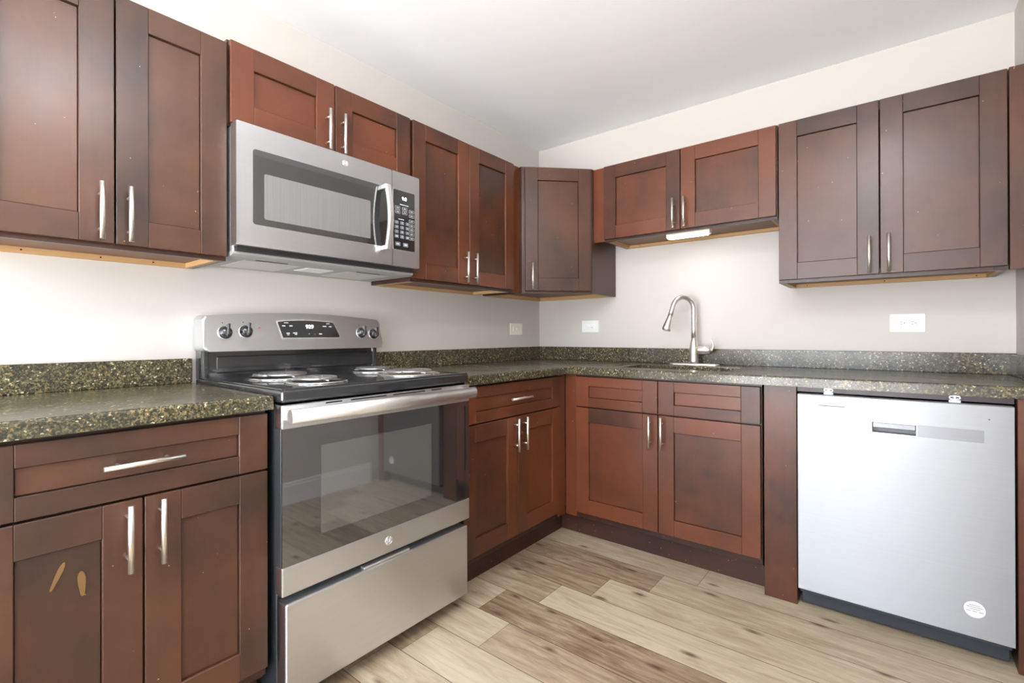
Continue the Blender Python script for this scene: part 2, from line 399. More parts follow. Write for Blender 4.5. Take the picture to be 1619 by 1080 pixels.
baseboard('baseboard_front', 0.016, WINX0-0.072, ROOMY, ROOMY+0.016)
# floor: one slab whose planks run parallel to the sink wall
m = MB(); m.box(-T, XR+T, ROOMY-T, T, -0.05, -0.0012, mi=1)
PW = 0.178; rows = []
fixed = {0: ([1.35], [.62, .66]), 1: ([1.203], [.36, .60]), 2: ([1.025], [.36, .68]), 3: ([.883], [.50, .74]), 4: ([.718], [.66, .33]), 5: ([2.1], [.50, .6]), 6: ([1.9], [.74, .5]), 7: ([0.62, 1.84], [.62, .60, .4])}
for r_ in range(-4, 24):
    y1 = -0.715 + PW - PW*r_; y0 = y1 - PW
    if r_ in fixed:
        js, tn = fixed[r_]
        js = list(js); tn = list(tn)
        while js[0] > 0: js.insert(0, js[0]-1.22); tn.insert(0, random.uniform(.35, .7))
        while js[-1] < XR: js.append(js[-1]+1.22); tn.append(random.uniform(.4, .7))
        tn = tn[:len(js)+1]
    else:
        o0 = random.uniform(-1.2, 0); js = [o0+1.22*k for k in range(4)]; tn = [random.choice((.28, .42, .55, .62, .7)) for _ in range(5)]
    ed = [-T] + [j for j in js if -T < j < XR+T] + [XR+T]
    first = len([j for j in js if j <= -T])
    for k in range(len(ed)-1):
        tone = tn[min(first+k, len(tn)-1)]
        sd = random.random()
        n0 = len(m.bm.faces)
        a, b = ed[k]+0.0007, ed[k+1]-0.0007; c, d = max(y0, ROOMY-T)+0.0012, min(y1, T)-0.0012
        if d <= c: continue
        vs = [m.bm.verts.new(p) for p in ((a, c, 0), (b, c, 0), (b, d, 0), (a, d, 0))]
        fc = m.bm.faces.new(vs); m._mark([fc], tone, 0, sd)
struct(m.build('floor', [M_floor, M_sub], recalc=False))
# unseen ceiling lamp, added above the photographer for light and sheen on the doors
t = thing('added_ceiling_light', 'added, unseen round frosted bowl ceiling lamp on a nickel base', 'ceiling light', (1.95, -2.38, H))
MB().lathe([(0.10, -0.03), (0.11, -0.02), (0.11, 0)]).build('base', M_nickel, t)
MB().lathe([(0.02, -0.135), (0.08, -0.128), (0.13, -0.108), (0.16, -0.078), (0.17, -0.05), (0.16, -0.034), (0.10, -0.031)], smooth=True).build('bowl', M_lamp, t)
# uplighter added out of view to light the kitchen off the ceiling
t = thing('added_uplighter', 'tall uplighter added unseen behind the viewer to light the ceiling', 'floor lamp', (1.92, -3.18, 0))
MB().lathe([(0.14, 0), (0.14, 0.012), (0.03, 0.03), (0.012, 0.04)], seg=32).build('base', M_nickel, t)
MB().lathe([(0.011, 0.03), (0.011, 1.47)], seg=14).build('pole', M_nickel, t)
MB().lathe([(0.012, 1.46), (0.07, 1.475), (0.13, 1.50), (0.175, 1.55), (0.170, 1.55), (0.165, 1.545)], seg=36, smooth=True).build('shade', M_trimw, t)
MB().lathe([(0.163, 1.5455), (0.163, 1.548)], seg=36).build('light_disc', M_up, t)
# ------------------------------------------------------------------ cabinet parts (front faces -y)
def shaker(x0, x1, z0, z1, y, st=0.075, rail=None, th=0.02, rec=0.0095):
    rail = rail or st; m = MB(); yb = y+th; b = 0.0016
    m.box(x0, x0+st, y, yb, z0, z1, b, 1, rt(), 0); m.box(x1-st, x1, y, yb, z0, z1, b, 1, rt(), 0)
    m.box(x0+st, x1-st, y, yb, z0, z0+rail, 0.0012, 1, rt(), 1); m.box(x0+st, x1-st, y, yb, z1-rail, z1, 0.0012, 1, rt(), 1)
    m.box(x0+st+0.0016, x1-st-0.0016, y+rec, yb-0.003, z0+rail+0.0016, z1-rail-0.0016, 0.0008, 1, rt(), 0 if (z1-z0) > 0.25 else 1)
    m.box(x0+st-0.002, x1-st+0.002, yb-0.004, yb-0.001, z0+rail-0.002, z1-rail+0.002, 0, 1, 0.1, 0)  # darker backing behind the groove, paints a shadow ring round the panel
    return m
def pull(parent, cx, cz, y, vertical=True, L=0.155, so=0.032, r=0.006):
    m = MB(); h = L/2; q = 0.048
    c = (0, -so, 0)
    if vertical:
        m.tube([(0, -so, -h), (0, -so, h)], r)
        for k in (-q, q): m.tube([(0, 0, k), (0, -so, k)], 0.0042, 10)
    else:
        m.tube([(-h, -so, 0), (h, -so, 0)], r)
        for k in (-q, q): m.tube([(k, 0, 0), (k, -so, 0)], 0.0042, 10)
    return m.build('handle', M_nickel, parent, (cx, y, cz))
def upper(name_label, loc, rz, w, zb, zt, doors, depth=0.295, dz0=None, dz1=None, fill=None, hole_x=(), wood=None):
    wood = wood or M_wood
    t = thing('wall_cabinet', name_label, 'cabinet', loc, rz)
    m = MB(); D = depth
    m.box(0, 0.018, -D+.018, 0, zb, zt, 0.001, 1, .4, 0); m.box(w-0.018, w, -D+.018, 0, zb, zt, 0.001, 1, .4, 0)
    m.box(0.018, w-0.018, -D+.018, 0, zt-0.018, zt, 0, 1, .4, 1); m.box(0.018, w-0.018, -0.012, 0, zb+0.06, zt-0.018, 0, 1, .4, 0)
    m.build('carcass', M_woodd, t)
    ff = MB(); ff.box(0, 0.04, -D, -D+.018, zb, zt, 0.001, 1, .35, 0); ff.box(w-0.04, w, -D, -D+.018, zb, zt, 0.001, 1, .35, 0)
    ff.box(0.04, w-0.04, -D, -D+.018, zb, zb+0.04, 0.0, 1, .35, 1); ff.box(0.04, w-0.04, -D, -D+.018, zt-0.04, zt, 0, 1, .35, 1)
    ff.build('face_frame', M_woodd, t)
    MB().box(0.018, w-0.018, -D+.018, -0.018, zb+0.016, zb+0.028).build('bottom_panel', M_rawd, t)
    MB().box(0.018, w-0.018, -0.020, -0.001, zb-0.001, zb+0.034, 0.0008).build('hanging_rail', M_raw, t)
    for ca in (0.018, w-0.031): MB().box(ca, ca+0.013, -D+.02, -0.02, zb-0.001, zb+0.016).build('side_cleat', M_raw, t)
    for hx in hole_x:
        for dzz in (0.008, 0.018): MB().lathe([(0.0026, 0), (0.0026, 0.001)], (hx, -0.0205, zb+dzz), 'y', 8).build('screw_hole', M_hole, t)
    if fill:
        MB().box(fill[0], fill[1], -D-fill[2], -D+.018, zb+fill[3], zt, 0.001, 1, .95, 0).build('filler', wood, t)
    for (a, b, hx, hz) in doors:
        z0 = dz0 if dz0 is not None else zb+0.012; z1 = dz1 if dz1 is not None else zt-0.008
        d = shaker(a, b, z0, z1, -D-0.022).build('door', wood, t)
        pull(d, hx, hz, -D-0.022)
    return t
# range wall: local x = s0 - s
s0 = 2.790
upper('tall wall cabinet left of the microwave with two brown doors', (0, -s0, 0), RW, s0-2.193, 1.341, 2.064,
      [(0.007, s0-2.486, s0-2.518, 1.437), (s0-2.482, s0-2.197, s0-2.455, 1.437)], dz0=1.353, dz1=2.057, hole_x=(0.15, 0.33, 0.47), wood=M_brown)
s0 = 2.190
upper('short two door wall cabinet directly above the microwave', (0, -s0, 0), RW, 0.756, 1.792, 2.08,
      [(0.004, s0-1.811, s0-1.847, 1.882), (s0-1.807, 0.751, s0-1.784, 1.882)], dz0=1.800, dz1=2.074)
s0 = 1.427
upper('tall brown wall cabinet between the microwave and the corner cabinet', (0, -s0, 0), RW, s0-0.685, 1.341, 2.082,
      [(0.004, s0-1.060, s0-1.097, 1.437), (s0-1.056, s0-0.690, s0-1.031, 1.437)], dz0=1.354, dz1=2.076,
      fill=(s0-0.685, s0-0.613, 0.0, 0.0), hole_x=(0.37,))
# diagonal corner cabinet
t = thing('wall_cabinet', 'diagonal corner wall cabinet with one narrow door in the back corner', 'cabinet', (0.4625, -0.4625, 0), R(45))
# carcass in local frame of the diagonal face
def dl(x, y):     # world -> local of diagonal
    a = R(-45); X, Y = x-0.4625, y+0.4625
    return (X*math.cos(a)-Y*math.sin(a), X*math.sin(a)+Y*math.cos(a))
foot = [(0.002, -0.002), (0.002, -0.610), (0.3125, -0.6125), (0.6125, -0.3125), (0.610, -0.002)]
def prismfoot(poly, z0, z1, m=None, **kw):
    m = m or MB(); P = [dl(*p) for p in poly]
    m.ring([[(x, y, z0) for x, y in P], [(x, y, z1) for x, y in P]], smooth=False, **kw); return m
m = prismfoot(foot, 1.375, 2.083)
# rim walls below the recessed bottom
def wallseg(p, q, th, z0, z1, m, inward=1, tone=.4):
    a = Vector(dl(*p)); b = Vector(dl(*q)); d = (b-a).normalized(); n = Vector((-d.y, d.x))*th*inward
    P = [a, b, b+n, a+n]; m.ring([[(v.x, v.y, z0) for v in P], [(v.x, v.y, z1) for v in P]], smooth=False, tone=tone)
wallseg(foot[2], foot[1], 0.016, 1.339, 1.376, m, -1); wallseg(foot[3], foot[2], 0.018, 1.339, 1.376, m, -1); wallseg(foot[4], foot[3], 0.016, 1.339, 1.376, m, -1)
m.build('carcass', M_woodd, t)
m = MB(); wallseg((0.004, -0.02), (0.61-0.02, -0.02), 0.018, 1.338, 1.374, m, 1); wallseg((0.004, -0.592), (0.004, -0.022), 0.018, 1.338, 1.374, m, -1)
m.build('hanging_rail', M_raw, t)
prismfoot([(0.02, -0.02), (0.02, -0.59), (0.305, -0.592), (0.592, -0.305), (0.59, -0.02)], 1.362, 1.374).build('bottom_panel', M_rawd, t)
d = shaker(-0.194, 0.200, 1.353, 2.077, -0.0205, st=0.076).build('door', M_brown, t)
pull(d, -0.154, 1.437, -0.0205)
# sink wall
upper('short wide wall cabinet above the sink with a lamp under it', (0.685, 0, 0), 0, 0.911, 1.640, 2.083,
      [(0.007, 0.4545, 0.424, 1.737), (0.4585, 0.907, 0.483, 1.737)], dz0=1.652, dz1=2.077, fill=(-0.0735, -0.001, -0.004, 0.005), hole_x=(0.10,))
upper('large wall cabinet with two dark brown doors above the dishwasher', (1.600, 0, 0), 0, 0.761, 1.333, 2.083,
      [(0.003, 0.377, 0.344, 1.430), (0.381, 0.757, 0.409, 1.430)], dz0=1.347, dz1=2.077, fill=(0.763, 0.818, 0.012, 0.0), hole_x=(0.08, 0.39, 0.70), wood=M_brown)
# under cabinet lamp
t = thing('cabinet_light', 'slim white lamp fixed under the short cabinet over the sink', 'light', (1.16, -0.245, 1.640))
MB().box(-0.115, 0.115, -0.022, 0.022, -0.018, 0.0155, 0.003, 2).build('housing', M_cream, t)
MB().box(-0.108, 0.100, -0.018, 0.018, -0.022, -0.018, 0.001).build('diffuser', M_ucl, t)
# ------------------------------------------------------------------ base cabinets
def base(label, loc, rz, w, doors, drawers, fill=None, wood=None, D=0.60, zt=0.8835, kick_d=0.54, door_y=-0.622, kick=(0, 0)):
    t = thing('base_cabinet', label, 'cabinet', loc, rz)
    wood = wood or M_wood
    m = MB(); m.box(0, 0.018, -D+.018, -0.003, 0.10, zt, 0, 1, .4, 0); m.box(w-.018, w, -D+.018, -0.003, 0.10, zt, 0, 1, .4, 0)
    m.box(0.018, w-.018, -D+.018, -0.003, 0.115, 0.13, 0, 1, .4, 1); m.box(0.018, w-.018, -0.012, -0.003, 0.13, zt, 0, 1, .4, 0)
    m.box(0, w, -D, -D+.018, 0.115, zt, 0.001, 1, .3, 0)
    m.build('carcass', M_woodd, t)
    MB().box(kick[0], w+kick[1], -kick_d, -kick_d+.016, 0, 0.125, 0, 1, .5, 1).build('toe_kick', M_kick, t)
    if fill:
        MB().box(fill[0], fill[1], fill[2], fill[2]+0.018, 0.115, zt, 0.001, 1, .95, 0).build('filler', M_wood, t)
    for (a, b, hx) in doors:
        d = shaker(a, b, 0.147, 0.708, door_y).build('door', wood, t); pull(d, hx, 0.626, door_y)
        d0 = d
    for (a, b, hx) in drawers:
        st = min(0.078, (b-a)*0.2)
        d = shaker(a, b, 0.714, 0.872, door_y, st=0.076, rail=0.049).build('drawer' if hx else 'false_drawer_front', wood, t)
        if hx: pull(d, hx, 0.797, door_y, False)
    return t, d0
s0 = 2.790
bA, dd = base('base cabinet left of the range with a drawer above two doors', (0, -s0, 0), RW, s0-2.203,
     [(0.004, s0-2.4965, s0-2.5265), (s0-2.4925, s0-2.206, s0-2.463)], [(0.004, s0-2.206, s0-2.497)], wood=M_brown)
# ochre smears on its left door
ld = [c for c in bA.children if c.name.startswith('door')][0]
for (cx, cz, ln, wd, an) in ((s0-2.645, 0.575, 0.034, 0.0045, -22), (s0-2.605, 0.545, 0.032, 0.0065, 3)):
    P = []
    for k in range(18):
        a = 2*math.pi*k/18; x = wd*math.cos(a)*(1+.2*math.sin(3*a)); z = ln*math.sin(a)*(1+.12*math.cos(2*a)); b = R(an)
        P.append((cx+x*math.cos(b)-z*math.sin(b), cz+x*math.sin(b)+z*math.cos(b)))
    MB().plate(P, -0.6150, -0.6143).build('paint_smear', M_smear, ld)
s0 = 1.420
base('base cabinet between the range and the corner with one drawer and two doors', (0, -s0, 0), RW, s0-0.66,
     [(0.006, s0-1.048, s0-1.078), (s0-1.044, s0-0.678, s0-1.012)], [(0.006, s0-0.678, s0-1.048)], fill=(s0-0.676, s0-0.606, -0.606), kick=(0, 0.120))
base('sink base cabinet with two false drawer fronts above two doors', (0.68, 0, 0), 0, 0.907,
     [(0.004, 0.4555, 0.424), (0.4595, 0.903, 0.483)], [(0.004, 0.4555, None), (0.4595, 0.903, None)], fill=(-0.072, 0.0, -0.606), kick=(-0.139, 0))
# end panels round the dishwasher
t = thing('end_panel', 'brown end panel standing between the sink cabinet and the dishwasher', 'panel', (1.595, 0, 0))
MB().box(0.0, 0.120, -0.612, -0.594, 0, 0.8835, 0.0015, 1, .30, 0).build('face', M_wood, t)
MB().box(0.0, 0.016, -0.594, -0.01, 0, 0.8835, 0, 1, .3, 0).build('side', M_woodd, t)
MB().box(0.104, 0.120, -0.594, -0.01, 0, 0.8835, 0, 1, .3, 0).build('side', M_woodd, t)
MB().box(0.121, 0.738, -0.604, -0.586, 0.8625, 0.8835, 0.001, 1, .3, 1).build('top_rail', M_rail, t)
t = thing('end_panel', 'narrow brown end panel right of the dishwasher against the wall', 'panel', (2.336, 0, 0))
MB().box(0, 0.082, -0.63, -0.612, 0, 0.8835, 0.0015, 1, .5, 0).build('face', M_wood, t)
MB().box(0, 0.016, -0.612, -0.01, 0, 0.8835, 0, 1, .3, 0).build('side', M_woodd, t)
# ------------------------------------------------------------------ counters and splashes
CT = 0.6427; Z0, Z1 = 0.8845, 0.9235
o = MB().cells([0.001, CT], [-2.80, -2.199], lambda i, j: True, Z0, Z1, 0.008).build('countertop', M_gran)
tag(o, 'short granite countertop left of the range', 'countertop')
SX0, SX1, SY0, SY1 = 0.87, 1.41, -0.505, -0.20
xs = [0.001, CT, SX0, SX1, XR-0.001]; ys = [-1.430, -CT, SY0, SY1, -0.001]
o = MB().cells(xs, ys, lambda i, j: (i == 0 or j >= 1) and not (i == 2 and j == 2), Z0, Z1, 0.007).build('countertop', M_gran)
tag(o, 'long L shaped granite countertop running round the corner with the sink cutout', 'countertop')
SH = 1.012
def splash(lbl, *a): return tag(MB().box(*a, 0.0015).build('backsplash', M_gran), lbl, 'backsplash')
splash('granite backsplash strip on the wall left of the range', 0.001, 0.0215, -2.80, -2.203, Z1+.0002, SH)
splash('granite backsplash strip on the range wall between range and corner', 0.001, 0.0215, -1.428, -0.0225, Z1+.0002, SH)
splash('short granite backsplash strip on the sink wall starting at the corner', 0.001, 0.7095, -0.0215, -0.001, Z1+.0002, SH)
splash('long granite backsplash strip behind the faucet on the sink wall', 0.7105, XR-0.001, -0.0215, -0.001, Z1+.0002, SH)
splash('granite side splash on the right wall at the end of the counter', XR-0.0215, XR-0.001, -CT+.01, -0.0225, Z1+.0002, SH-0.004)
# sink
t = thing('kitchen_sink', 'undermount kitchen sink in the granite counter below the faucet', 'sink', ((SX0+SX1)/2, (SY0+SY1)/2, Z0))
hx, hy = (SX1-SX0)/2+.004, (SY1-SY0)/2+.004
def rr3(hx, hy, z, r=0.05): return [(x, y, z) for x, y in rrect(-hx, hx, -hy, hy, r, 5)]
m = MB(); m.ring([rr3(hx+.02, hy+.02, -0.001), rr3(hx, hy, -0.001), rr3(hx-.004, hy-.004, -0.17), rr3(hx-.03, hy-.03, -0.19), rr3(0.05, 0.05, -0.195, .049)], caps=False)
b = m.build('basin', M_steel, t)
MB().lathe([(0.05, -0.196), (0.045, -0.194), (0.03, -0.2), (0.006, -0.2)], seg=20).build('drain', M_chrome, t)
# faucet
t = thing('kitchen_faucet', 'brushed nickel gooseneck kitchen faucet with pull down spray head', 'faucet', (1.131, -0.075, Z1))
P = []
for cx, a0 in ((0.112, -90), (-0.112, 90)):
    for k in range(9): a = R(a0+180*k/8); P.append((cx+0.028*math.cos(a), 0.028*math.sin(a)))
m = MB(); m.ring([[(x, y, 0) for x, y in P], [(x, y, 0.004) for x, y in P], [(x*.985, y*.9, 0.007) for x, y in P]], smooth=False); m.build('base_plate', M_nickel, t)
MB().lathe([(0.028, 0.007), (0.027, 0.02), (0.0245, 0.07), (0.0235, 0.095), (0.017, 0.135), (0.0135, 0.15)], smooth=True).build('body', M_nickel, t)
ux, uy = -0.62, -0.785; RA = 0.066; zc = 0.315
pts = [(0, 0, 0.145), (0, 0, 0.2), (0, 0, 0.26), (0, 0, zc)]
for k in range(1, 15):
    a = R(180*k/14*0.90); q = RA*(1-math.cos(a)); pts.append((ux*q, uy*q, zc+RA*math.sin(a)))
aE = R(162); tx = math.sin(aE); tz = math.cos(aE); q0 = RA*(1-math.cos(aE)); z0_ = zc+RA*math.sin(aE)
for dd_ in (0.03, 0.062): pts.append((ux*(q0+tx*dd_), uy*(q0+tx*dd_), z0_+tz*dd_))
sp = MB().tube(pts, 0.0138, 18).build('spout', M_nickel, t)
hp = []; hr = []
for dd_, rr_ in ((0.0615, 0.0125), (0.063, 0.0145), (0.075, 0.0150), (0.10, 0.019), (0.135, 0.0245), (0.142, 0.0255), (0.148, 0.022)):
    hp.append((ux*(q0+tx*dd_), uy*(q0+tx*dd_), z0_+tz*dd_)); hr.append(rr_)
hd = MB().tube(hp, hr, 20).build('spray_head', M_nickel, t)
MB().tube([(ux*(q0+tx*.147), uy*(q0+tx*.147), z0_+tz*.147), (ux*(q0+tx*.150), uy*(q0+tx*.150), z0_+tz*.150)], 0.012, 14).build('nozzle', M_plate, hd)
lv = MB().tube([(0.018, 0, 0.082), (0.03, 0, 0.083), (0.06, -0.002, 0.084), (0.085, -0.003, 0.083), (0.097, -0.003, 0.084)], [0.023, 0.0245, 0.0245, 0.0195, 0.010], 18).build('valve', M_nickel, t)
MB().tube([(0.084, -0.003, 0.073), (0.100, -0.004, 0.084), (0.108, -0.005, 0.102), (0.106, -0.006, 0.122), (0.098, -0.006, 0.140), (0.097, -0.006, 0.148)], [0.006, 0.0085, 0.0075, 0.006, 0.004, 0.002], 12).build('lever', M_nickel, t)
# ------------------------------------------------------------------ outlets (horizontal plates)
def outlet(name, label, loc, rz, w, h, mat, kind):
    t = thing(name, label, 'outlet' if kind != 'rocker' else 'switch', loc, rz)
    MB().plate(rrect(-w/2, w/2, -h/2, h/2, 0.003), -0.006, -0.0005, bev=0.002).build('cover_plate', mat, t)
    if kind == 'duplex':
        for k in (-0.0195, 0.0195):
            P = []
            for i in range(24):
                a = 2*math.pi*i/24; P.append((k+max(-.0135, min(.0135, 0.0165*math.cos(a))), 0.0165*math.sin(a)))
            r_ = MB().plate(P, -0.0085, -0.005, bev=0.0008).build('receptacle', mat, t)
            MB().box(k-0.006, k+0.003, -0.0089, -0.0084, 0.0045, 0.0065).build('slot', M_inkd, r_); MB().box(k-0.005, k+0.002, -0.0089, -0.0084, -0.0065, -0.0045).build('slot', M_inkd, r_)
            MB().lathe([(0.0022, 0.0084), (0.0022, 0.0089)], (k+0.009, 0, 0), 'y', 10).build('ground_hole', M_inkd, r_)
            g = MB(); g.ring([[(k+x*1.06, -0.0062, z*1.06) for x, z in [(p[0]-k, p[1]) for p in P]], [(k+x, -0.0064, z) for x, z in [(p[0]-k, p[1]) for p in P]]], caps=False)
            g.build('gap', M_inkg, r_)
        MB().lathe([(0.003, 0.0055), (0.0028, 0.0068)], axis='y', seg=10).build('screw', mat, t)
    elif kind == 'gfci':
        r_ = MB().framed(-0.036, 0.036, -0.0185, 0.0185, -0.034, 0.034, -0.0165, 0.0165, -0.0075, -0.005).box(-0.0335, 0.0335, -0.009, -0.005, -0.016, 0.016, 0.0008).build('receptacle', mat, t)
        for k in (-0.021, 0.021):
            MB().box(k-0.004, k+0.004, -0.0094, -0.0089, 0.0045, 0.006).build('slot', M_inkg, r_); MB().box(k-0.004, k+0.004, -0.0094, -0.0089, -0.006, -0.0045).build('slot', M_inkg, r_)
        for k in (-0.005, 0.0005): MB().box(k, k+.0045, -0.0105, -0.0088, -0.008, 0.008, 0.0005).build('test_button', mat, r_)
    else:
        r_ = MB().box(-0.034, 0.034, -0.0085, -0.005, -0.017, 0.017, 0.0008).build('switch_body', mat, t)
        MB().box(-0.027, 0.022, -0.0115, -0.008, -0.0085, 0.0085, 0.001).build('rocker', mat, r_)
        MB().box(0.012, 0.022, -0.0122, -0.0114, -0.0085, -0.0065).build('indicator', M_inkd, r_)
    return t
outlet('wall_outlet', 'cream outlet plate on the range wall near the corner', (0, -0.2755, 1.135), RW, 0.128, 0.077, M_cream, 'gfci')
outlet('wall_switch', 'white switch plate on the sink wall near the corner', (0.4225, 0, 1.151), 0, 0.126, 0.078, M_plate, 'rocker')
outlet('wall_outlet', 'white duplex outlet plate on the sink wall above the dishwasher', (2.0715, 0, 1.144), 0, 0.126, 0.082, M_plate, 'duplex')
# ------------------------------------------------------------------ emblem used on the range and the microwave
def emblem(parent, x, y, z, r, mat=M_chrome):
    o = MB().lathe([(r, 0), (r, 0.0008), (r*0.93, 0.0014), (r*0.86, 0.0008)], (0, 0, 0), 'y', 28).build('emblem', M_steelh, parent, (x, y, z))
    text('GE', r*1.05, 0, -0.0012, 0, M_ink, o, 'monogram', 0.0004)
    m = MB()
    for k in range(4):
        a0 = R(45+90*k); m.tube([(math.cos(a0+b)*r*(0.72+0.06*math.cos(b*4)), -0.0013, math.sin(a0+b)*r*(0.72+0.06*math.cos(b*4))) for b in [R(-26+13*i) for i in range(5)]], r*0.045, 6)
    m.build('scroll', M_ink, o)
    return o
# ------------------------------------------------------------------ range
s0 = 2.193; Wd = 0.754
rg = thing('electric_range', 'freestanding stainless and black electric coil range', 'range', (0, -s0, 0), RW)
m = MB(); m.box(0.008, Wd-.004, -0.628, -0.03, 0.045, 0.898, 0.003); m.build('body', M_side, rg)
for fx in (0.05, Wd-.045):
    for fy in (-0.58, -0.10): MB().lathe([(0.019, 0), (0.019, 0.02), (0.012, 0.025), (0.012, 0.046)], (fx, fy, 0), seg=16).build('foot', M_black, rg)
# cooktop tray with rolled edges
ct = MB(); ct.box(-0.001, Wd+.001, -0.680, -0.02, 0.902, 0.9385, 0.009, 3)
rim = 0.013
ct.box(0.002, rim, -0.672, -0.06, 0.936, 0.9425, 0.0022, 2); ct.box(Wd-rim, Wd-.002, -0.672, -0.06, 0.936, 0.9425, 0.0022, 2); ct.box(0.01, Wd-.01, -0.6745, -0.658, 0.936, 0.9425, 0.0022, 2)
cto = ct.build('cooktop', M_enamel, rg)
def burner(s, x, Rr):
    cx, cy = s0-s, -x
    pan = MB().lathe([(Rr+.022, 0.9385), (Rr+.021, 0.9425), (Rr+.010, 0.9430), (Rr-.002, 0.9405), (Rr*.4, 0.9392), (0.012, 0.9392)], (cx, cy, 0), seg=44, smooth=True).build('drip_pan', M_chrome, rg)
    pts = []; n = 150; turns = 4.6 if Rr > .09 else 3.7; ri = 0.018
    for k in range(n+1):
        a = turns*2*math.pi*k/n; r_ = ri+(Rr-ri-.004)*k/n; pts.append((cx+r_*math.cos(a), cy+r_*math.sin(a), 0.9525))
    MB().tube(pts, 0.0042, 8).build('coil', M_coil, pan)
    mm = MB()
    for k in range(3):
        a = R(30+120*k); mm.tube([(cx+.008*math.cos(a), cy+.008*math.sin(a), .9468), (cx+Rr*math.cos(a), cy+Rr*math.sin(a), .9468)], 0.0018, 6)
    mm.lathe([(0.013, .9475), (0.013, .956), (0.010, .957)], (cx, cy, 0), seg=16); mm.build('coil_support', M_chrome, pan)
burner(1.985, 0.245, 0.098); burner(1.990, 0.500, 0.078); burner(1.585, 0.245, 0.080); burner(1.590, 0.490, 0.102)
# riser and backguard
m = MB(); m.box(0.020, Wd-.020, -0.060, -0.004, 0.93, 1.045, 0.006, 2)
m.box(0.004, 0.030, -0.070, -0.004, 0.93, 1.045, 0.008, 2); m.box(Wd-.030, Wd-.004, -0.070, -0.004, 0.93, 1.045, 0.008, 2)
m.box(0.055, Wd-.055, -0.066, -0.05, 0.955, 1.018, 0.004, 2)
m.build('riser', M_enamel, rg)
zl, zt = 1.037, 1.166; rr_ = 0.018; out = []
def arch(x): return zt + 0.021*(1-((x-Wd/2)/(Wd/2))**2)
x0, x1 = -0.002, Wd+.002
for cx, cz, a0 in ((x1-rr_, zl+rr_, -90),):
    for k in range(6): a = R(a0+90*k/5); out.append((cx+rr_*math.cos(a), cz+rr_*math.sin(a)))
nt = 26
tl = []
for k in range(nt+1):
    x = (x1-0.012) + (x0+0.012-(x1-0.012))*k/nt; tl.append((x, arch(x)))
out += [(x1-.002, arch(x1)-.012)] + tl + [(x0+.002, arch(x0)-.012)]
for k in range(6): a = R(180+90*k/5); out.append((x0+rr_+rr_*math.cos(a), zl+rr_+rr_*math.sin(a)))
TB = 0.22; YF = -0.112
bgf = lambda z: (z-zl)*TB
bgd = MB().plate(out, YF, -0.003, bgf, bev=0.007, seg=3).build('backguard', [M_steel], rg)
TILT = -math.atan(TB)
yf = lambda z: YF + bgf(z)
# clock panel
dx0, dx1 = s0-1.925, s0-1.660
P = [(dx0+.014, 1.086), (dx1-.004, 1.086), (dx1, 1.092), (dx1-.022, 1.146), (dx1-.028, 1.151)]
P += [(dx1-.028+(dx0-(dx1-.028))*k/8, 1.151+0.006*math.sin(math.pi*k/8)+0.0) for k in range(1, 8)] + [(dx0, 1.150), (dx0-.001, 1.146)]
fr = [((x-(dx0+dx1)/2)*1.03+(dx0+dx1)/2, (z-1.119)*1.13+1.119) for x, z in P]
MB().plate(fr, YF-.0007, YF+.040, bgf).build('display_bezel', M_steelh, bgd)
dp = MB().plate(P, YF-.0014, YF+.040, bgf).build('display', M_panel, bgd)
def onbg(body, x, z, size, mat=M_ink, par=dp, nm='lettering', sx=1.0, off=0.0): return text(body, size, x, yf(z)-.0019, z, mat, par, nm, 0.0002, tilt=-math.atan(TB), sx=sx, off=off)
onbg('929', (dx0+dx1)/2-.002, 1.131, 0.0205, M_digit, dp, 'digit', 1.15, 0.0005)
for (u, z, w_, h_) in ((.075, 1.1465, .018, .0028), (.03, 1.134, .013, .004), (.15, 1.134, .013, .004), (.09, 1.104, .014, .0035), (.09, 1.098, .010, .003), (.21, 1.105, .018, .004), (.22, 1.099, .010, .003), (.82, 1.1455, .015, .0026), (.75, 1.134, .017, .004), (.86, 1.133, .012, .004), (.66, 1.101, .014, .0045)):
    cx = dx0+.006+(dx1-dx0-.02)*u+.008
    MB().plate([(cx-w_/2, z-h_/2), (cx+w_/2, z-h_/2), (cx+w_/2, z+h_/2), (cx-w_/2, z+h_/2)], YF-.0017, YF+.040, bgf).build('printed_mark', M_ink, dp)
onbg('+', dx0+.125, 1.101, 0.011); onbg('-', dx0+.150, 1.101, 0.011)
for s_, z_ in ((1.995, 1.128),):
    MB().plate([(s0-s_-.0035+.0035*math.cos(2*math.pi*k/14), z_-.003+.0035*math.sin(2*math.pi*k/14)) for k in range(14)], YF-.0006, YF+.040, bgf).build('indicator_light', M_red, bgd)
for s_, z_ in ((2.122, 1.106), (2.050, 1.110), (1.548, 1.106), (1.484, 1.101)):
    kn = MB(); kn.lathe([(0.0235, 0), (0.0235, 0.004), (0.0205, 0.006), (0.0195, 0.017), (0.0165, 0.021), (0.004, 0.0215)], axis='y', seg=30)
    ko = kn.build('knob', M_enamel, bgd, (s0-s_, yf(z_), z_), (-math.atan(TB), 0, 0))
    gp = MB(); gp.box(-0.0055, 0.0055, -0.036, -0.018, -0.018, 0.028, 0.0035, 2); go = gp.build('grip', M_enamel, ko, None, (0, R(8), 0))
    MB().lathe([(0.0258, 0.0), (0.0254, 0.0016), (0.0236, 0.0018)], axis='y', seg=30, caps=False).build('ring', M_steelh, ko)
    MB().plate([(s0-s_-.006+.002*math.cos(2*math.pi*k/10), z_+.036+.002*math.sin(2*math.pi*k/10)) for k in range(10)], YF-.0003, YF+.040, bgf).build('printed_mark', M_inkd, bgd)
